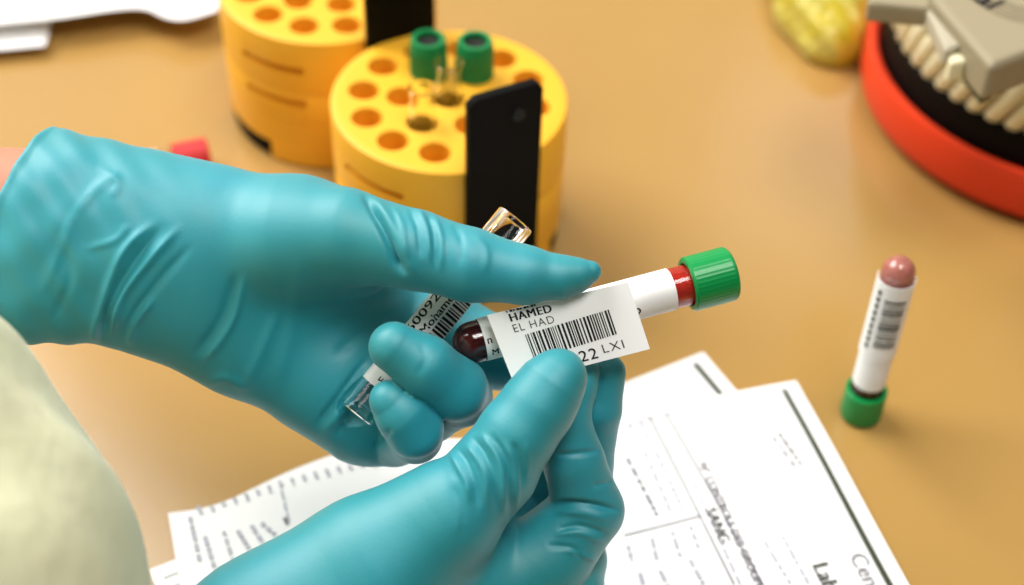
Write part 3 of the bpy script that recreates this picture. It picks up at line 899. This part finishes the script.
page = make_page('printed_form', PFR, E1, E2, L1, PW, zf1, edge1)
tag(page, 'printed lab form lying on top under the near glove', 'paper', 'printed forms on the table')
pmk = page_map(PFR, E1, E2, zf1, .00045)
def st(px, py):
    g = G(px, py, .0022)-PFR
    return float(g@E1), float(g@E2)
# text frame: u runs along E2 (down the right edge), v towards the right edge (-E1)
tmk = lambda u, v: pmk(-v, u)
ink = MB(); grey = MB(); light = MB(); barm = MB()
put_rect(barm, tmk, .004, -.0082, PW-.002, -.0058, 40, 1)
def line_px(mb, a, b, w):
    s0, t0 = st(*a); s1, t1 = st(*b)
    n = 20; V = []; Fc = []
    d = np.array([s1-s0, t1-t0]); d /= np.linalg.norm(d); q = np.array([-d[1], d[0]])*w/2
    for i in range(n+1):
        s = s0+(s1-s0)*i/n; t = t0+(t1-t0)*i/n
        V.append(pmk(s+q[0], t+q[1])); V.append(pmk(s-q[0], t-q[1]))
    for i in range(n): Fc.append((2*i, 2*i+1, 2*i+3, 2*i+2))
    mb.add(V, Fc)
line_px(grey, (648, 416), (734, 585), .0007); line_px(grey, (665, 414), (762, 585), .0007)
line_px(grey, (624, 535), (701, 517), .0006)
line_px(light, (612, 428), (785, 390), .0004)
def text_px(mt_, s, px, py, size, bold=0.0, sx=1.0):
    a, t = st(px, py); b_ = MB(); put_text(b_, tmk, s, t, -a, size, bold, 0, sx); b_.build('printed_words', M[mt_], page)
text_px('inkdark', 'SANG', 704, 511, .0062, .0002)
text_px('inkdark', 'Laboratoire', 811, 566, .0088, .00025)
text_px('inkgrey', 'Centre', 848, 556, .0090, 0)
text_px('inkgrey', 'N° CONTROLE DES GROUPEMENTS', 698, 466, .0046, .0001)
rr = random.Random(7)
def dashes(mb, a, b, w, lo_, hi_, gap):
    s0, t0 = st(*a); s1, t1 = st(*b); L_ = math.hypot(s1-s0, t1-t0); x = 0
    while x < L_:
        l_ = rr.uniform(lo_, hi_); x2 = min(L_, x+l_)
        A = (s0+(s1-s0)*x/L_, t0+(t1-t0)*x/L_); B = (s0+(s1-s0)*x2/L_, t0+(t1-t0)*x2/L_)
        d = np.array([B[0]-A[0], B[1]-A[1]]); nn = np.linalg.norm(d)
        if nn > 1e-5:
            d /= nn; q = np.array([-d[1], d[0]])*w/2
            mb.add([pmk(A[0]+q[0], A[1]+q[1]), pmk(A[0]-q[0], A[1]-q[1]), pmk(B[0]-q[0], B[1]-q[1]), pmk(B[0]+q[0], B[1]+q[1])], [(0, 1, 2, 3)])
        x = x2+rr.uniform(gap*.6, gap*1.4)
for (a, b, mb_, w_) in (
    ((778, 436), (803, 471), ink, .0011), ((772, 440), (796, 472), grey, .0011),
    ((744, 445), (778, 508), light, .0010), ((752, 442), (795, 522), light, .0010), ((760, 440), (800, 512), light, .0010), ((732, 450), (764, 512), light, .0010),
    ((627, 459), (657, 516), grey, .0013), ((644, 452), (670, 512), light, .0012), ((655, 452), (682, 510), light, .0012),
    ((628, 424), (640, 440), light, .0012), ((640, 422), (648, 440), light, .0012),
    ((782, 538), (808, 585), light, .0012), ((764, 543), (790, 585), light, .0012), ((690, 478), (740, 585), light, .0011),
    ((628, 545), (632, 560), light, .0014), ((652, 538), (657, 560), light, .0014), ((672, 532), (680, 556), light, .0014), ((690, 527), (698, 548), light, .0014),
    ((690, 560), (704, 585), light, .0014), ((660, 570), (668, 585), light, .0014), ((640, 572), (644, 585), light, .0014),
    # left end of the form
    ((190, 518), (200, 562), light, .0016), ((205, 538), (215, 570), light, .0016), ((224, 534), (233, 562), light, .0014), ((198, 508), (200, 512), light, .0016),
    ((238, 534), (252, 556), light, .0016), ((252, 530), (264, 548), light, .0016), ((262, 528), (276, 540), light, .0016),
    ((280, 488), (290, 530), light, .0008), ((285, 524), (289, 532), grey, .0012)):
    dashes(mb_, a, b, w_, .0015, .0050, .0012)
for i in range(18):
    x = 200+i*11.5; y = 511-i*3.1
    dashes(light, (x, y), (x+3, y+7), .0013, .0015, .003, .001)
ink.build('bold_print', M['ink'], page); grey.build('fine_print', M['inkgrey'], page); light.build('faint_print', M['inklight'], page); barm.build('border_bar', M['bar'], page)

QFR, QFL, QNR = G(703, 353), G(148, 571), G(727, 392)
QE1, QL1, QE2 = page_axes(QFR, QFL, QNR)
zf2 = lambda s, t: .0006
page2 = make_page('printed_form', QFR, QE1, QE2, QL1*1.0, .17, zf2)
tag(page2, 'printed lab form mostly hidden underneath the other form', 'paper', 'printed forms on the table')
qmk = page_map(QFR, QE1, QE2, zf2, .0002)
mb = MB(); put_rect(mb, lambda u, v: qmk(-v, u), .004, -.0080, .166, -.0054, 20, 1); mb.build('border_bar', M['bar'], page2)
mb = MB()
for i in range(3): put_rect(mb, lambda u, v: qmk(-v, u), .006+i*.005, -QL1+.004, .0064+i*.005, -QL1+.040, 1, 6)
mb.build('fine_print', M['inkgrey'], page2)

# white sheets at the far left
def far_sheet(name, pts, depth, z_near, z_far, label, amp, zoff):
    V = []; Fc = []; n = len(pts)-1; m_ = 14
    P_ = [G(x, y, z_near) for x, y in pts]
    dirv = np.array([-.1, 1.0, 0])
    for j in range(m_+1):
        for i in range(n+1):
            t = j/m_; p = P_[i]+dirv*depth*t
            V.append((p[0], p[1], zoff+z_near*(1-t)**2+z_far*t+amp*math.sin(i*1.3+t*4)*(t*(1-t))*2))
    for j in range(m_):
        for i in range(n): a = j*(n+1)+i; Fc.append((a, a+1, a+n+2, a+n+1))
    o = mesh(name, V, Fc, M['paper'], None, True)
    s1 = o.modifiers.new('sub', 'SUBSURF'); s1.levels = 1; s1.render_levels = 1; s1.boundary_smooth = 'PRESERVE_CORNERS'
    s2 = o.modifiers.new('thick', 'SOLIDIFY'); s2.thickness = .0003; split_edges(o)
    tag(o, label, 'paper', 'white sheets at the back'); return o
far_sheet('paper_sheet', [(-90, 62), (-50, 56), (-10, 51), (20, 48.5), (45, 46)], .20, .006, .001, 'white paper sheet at the far left, nearest the glove cuff', .002, .0004)
far_sheet('paper_sheet', [(-60, 38), (0, 30), (42, 27), (80, 22), (120, 15), (148, 14), (158, 21), (170, 26), (185, 27), (200, 23), (218, 17)], .20, .010, .003, 'long white paper sheet with a curled edge beside the back rack', .003, .004)
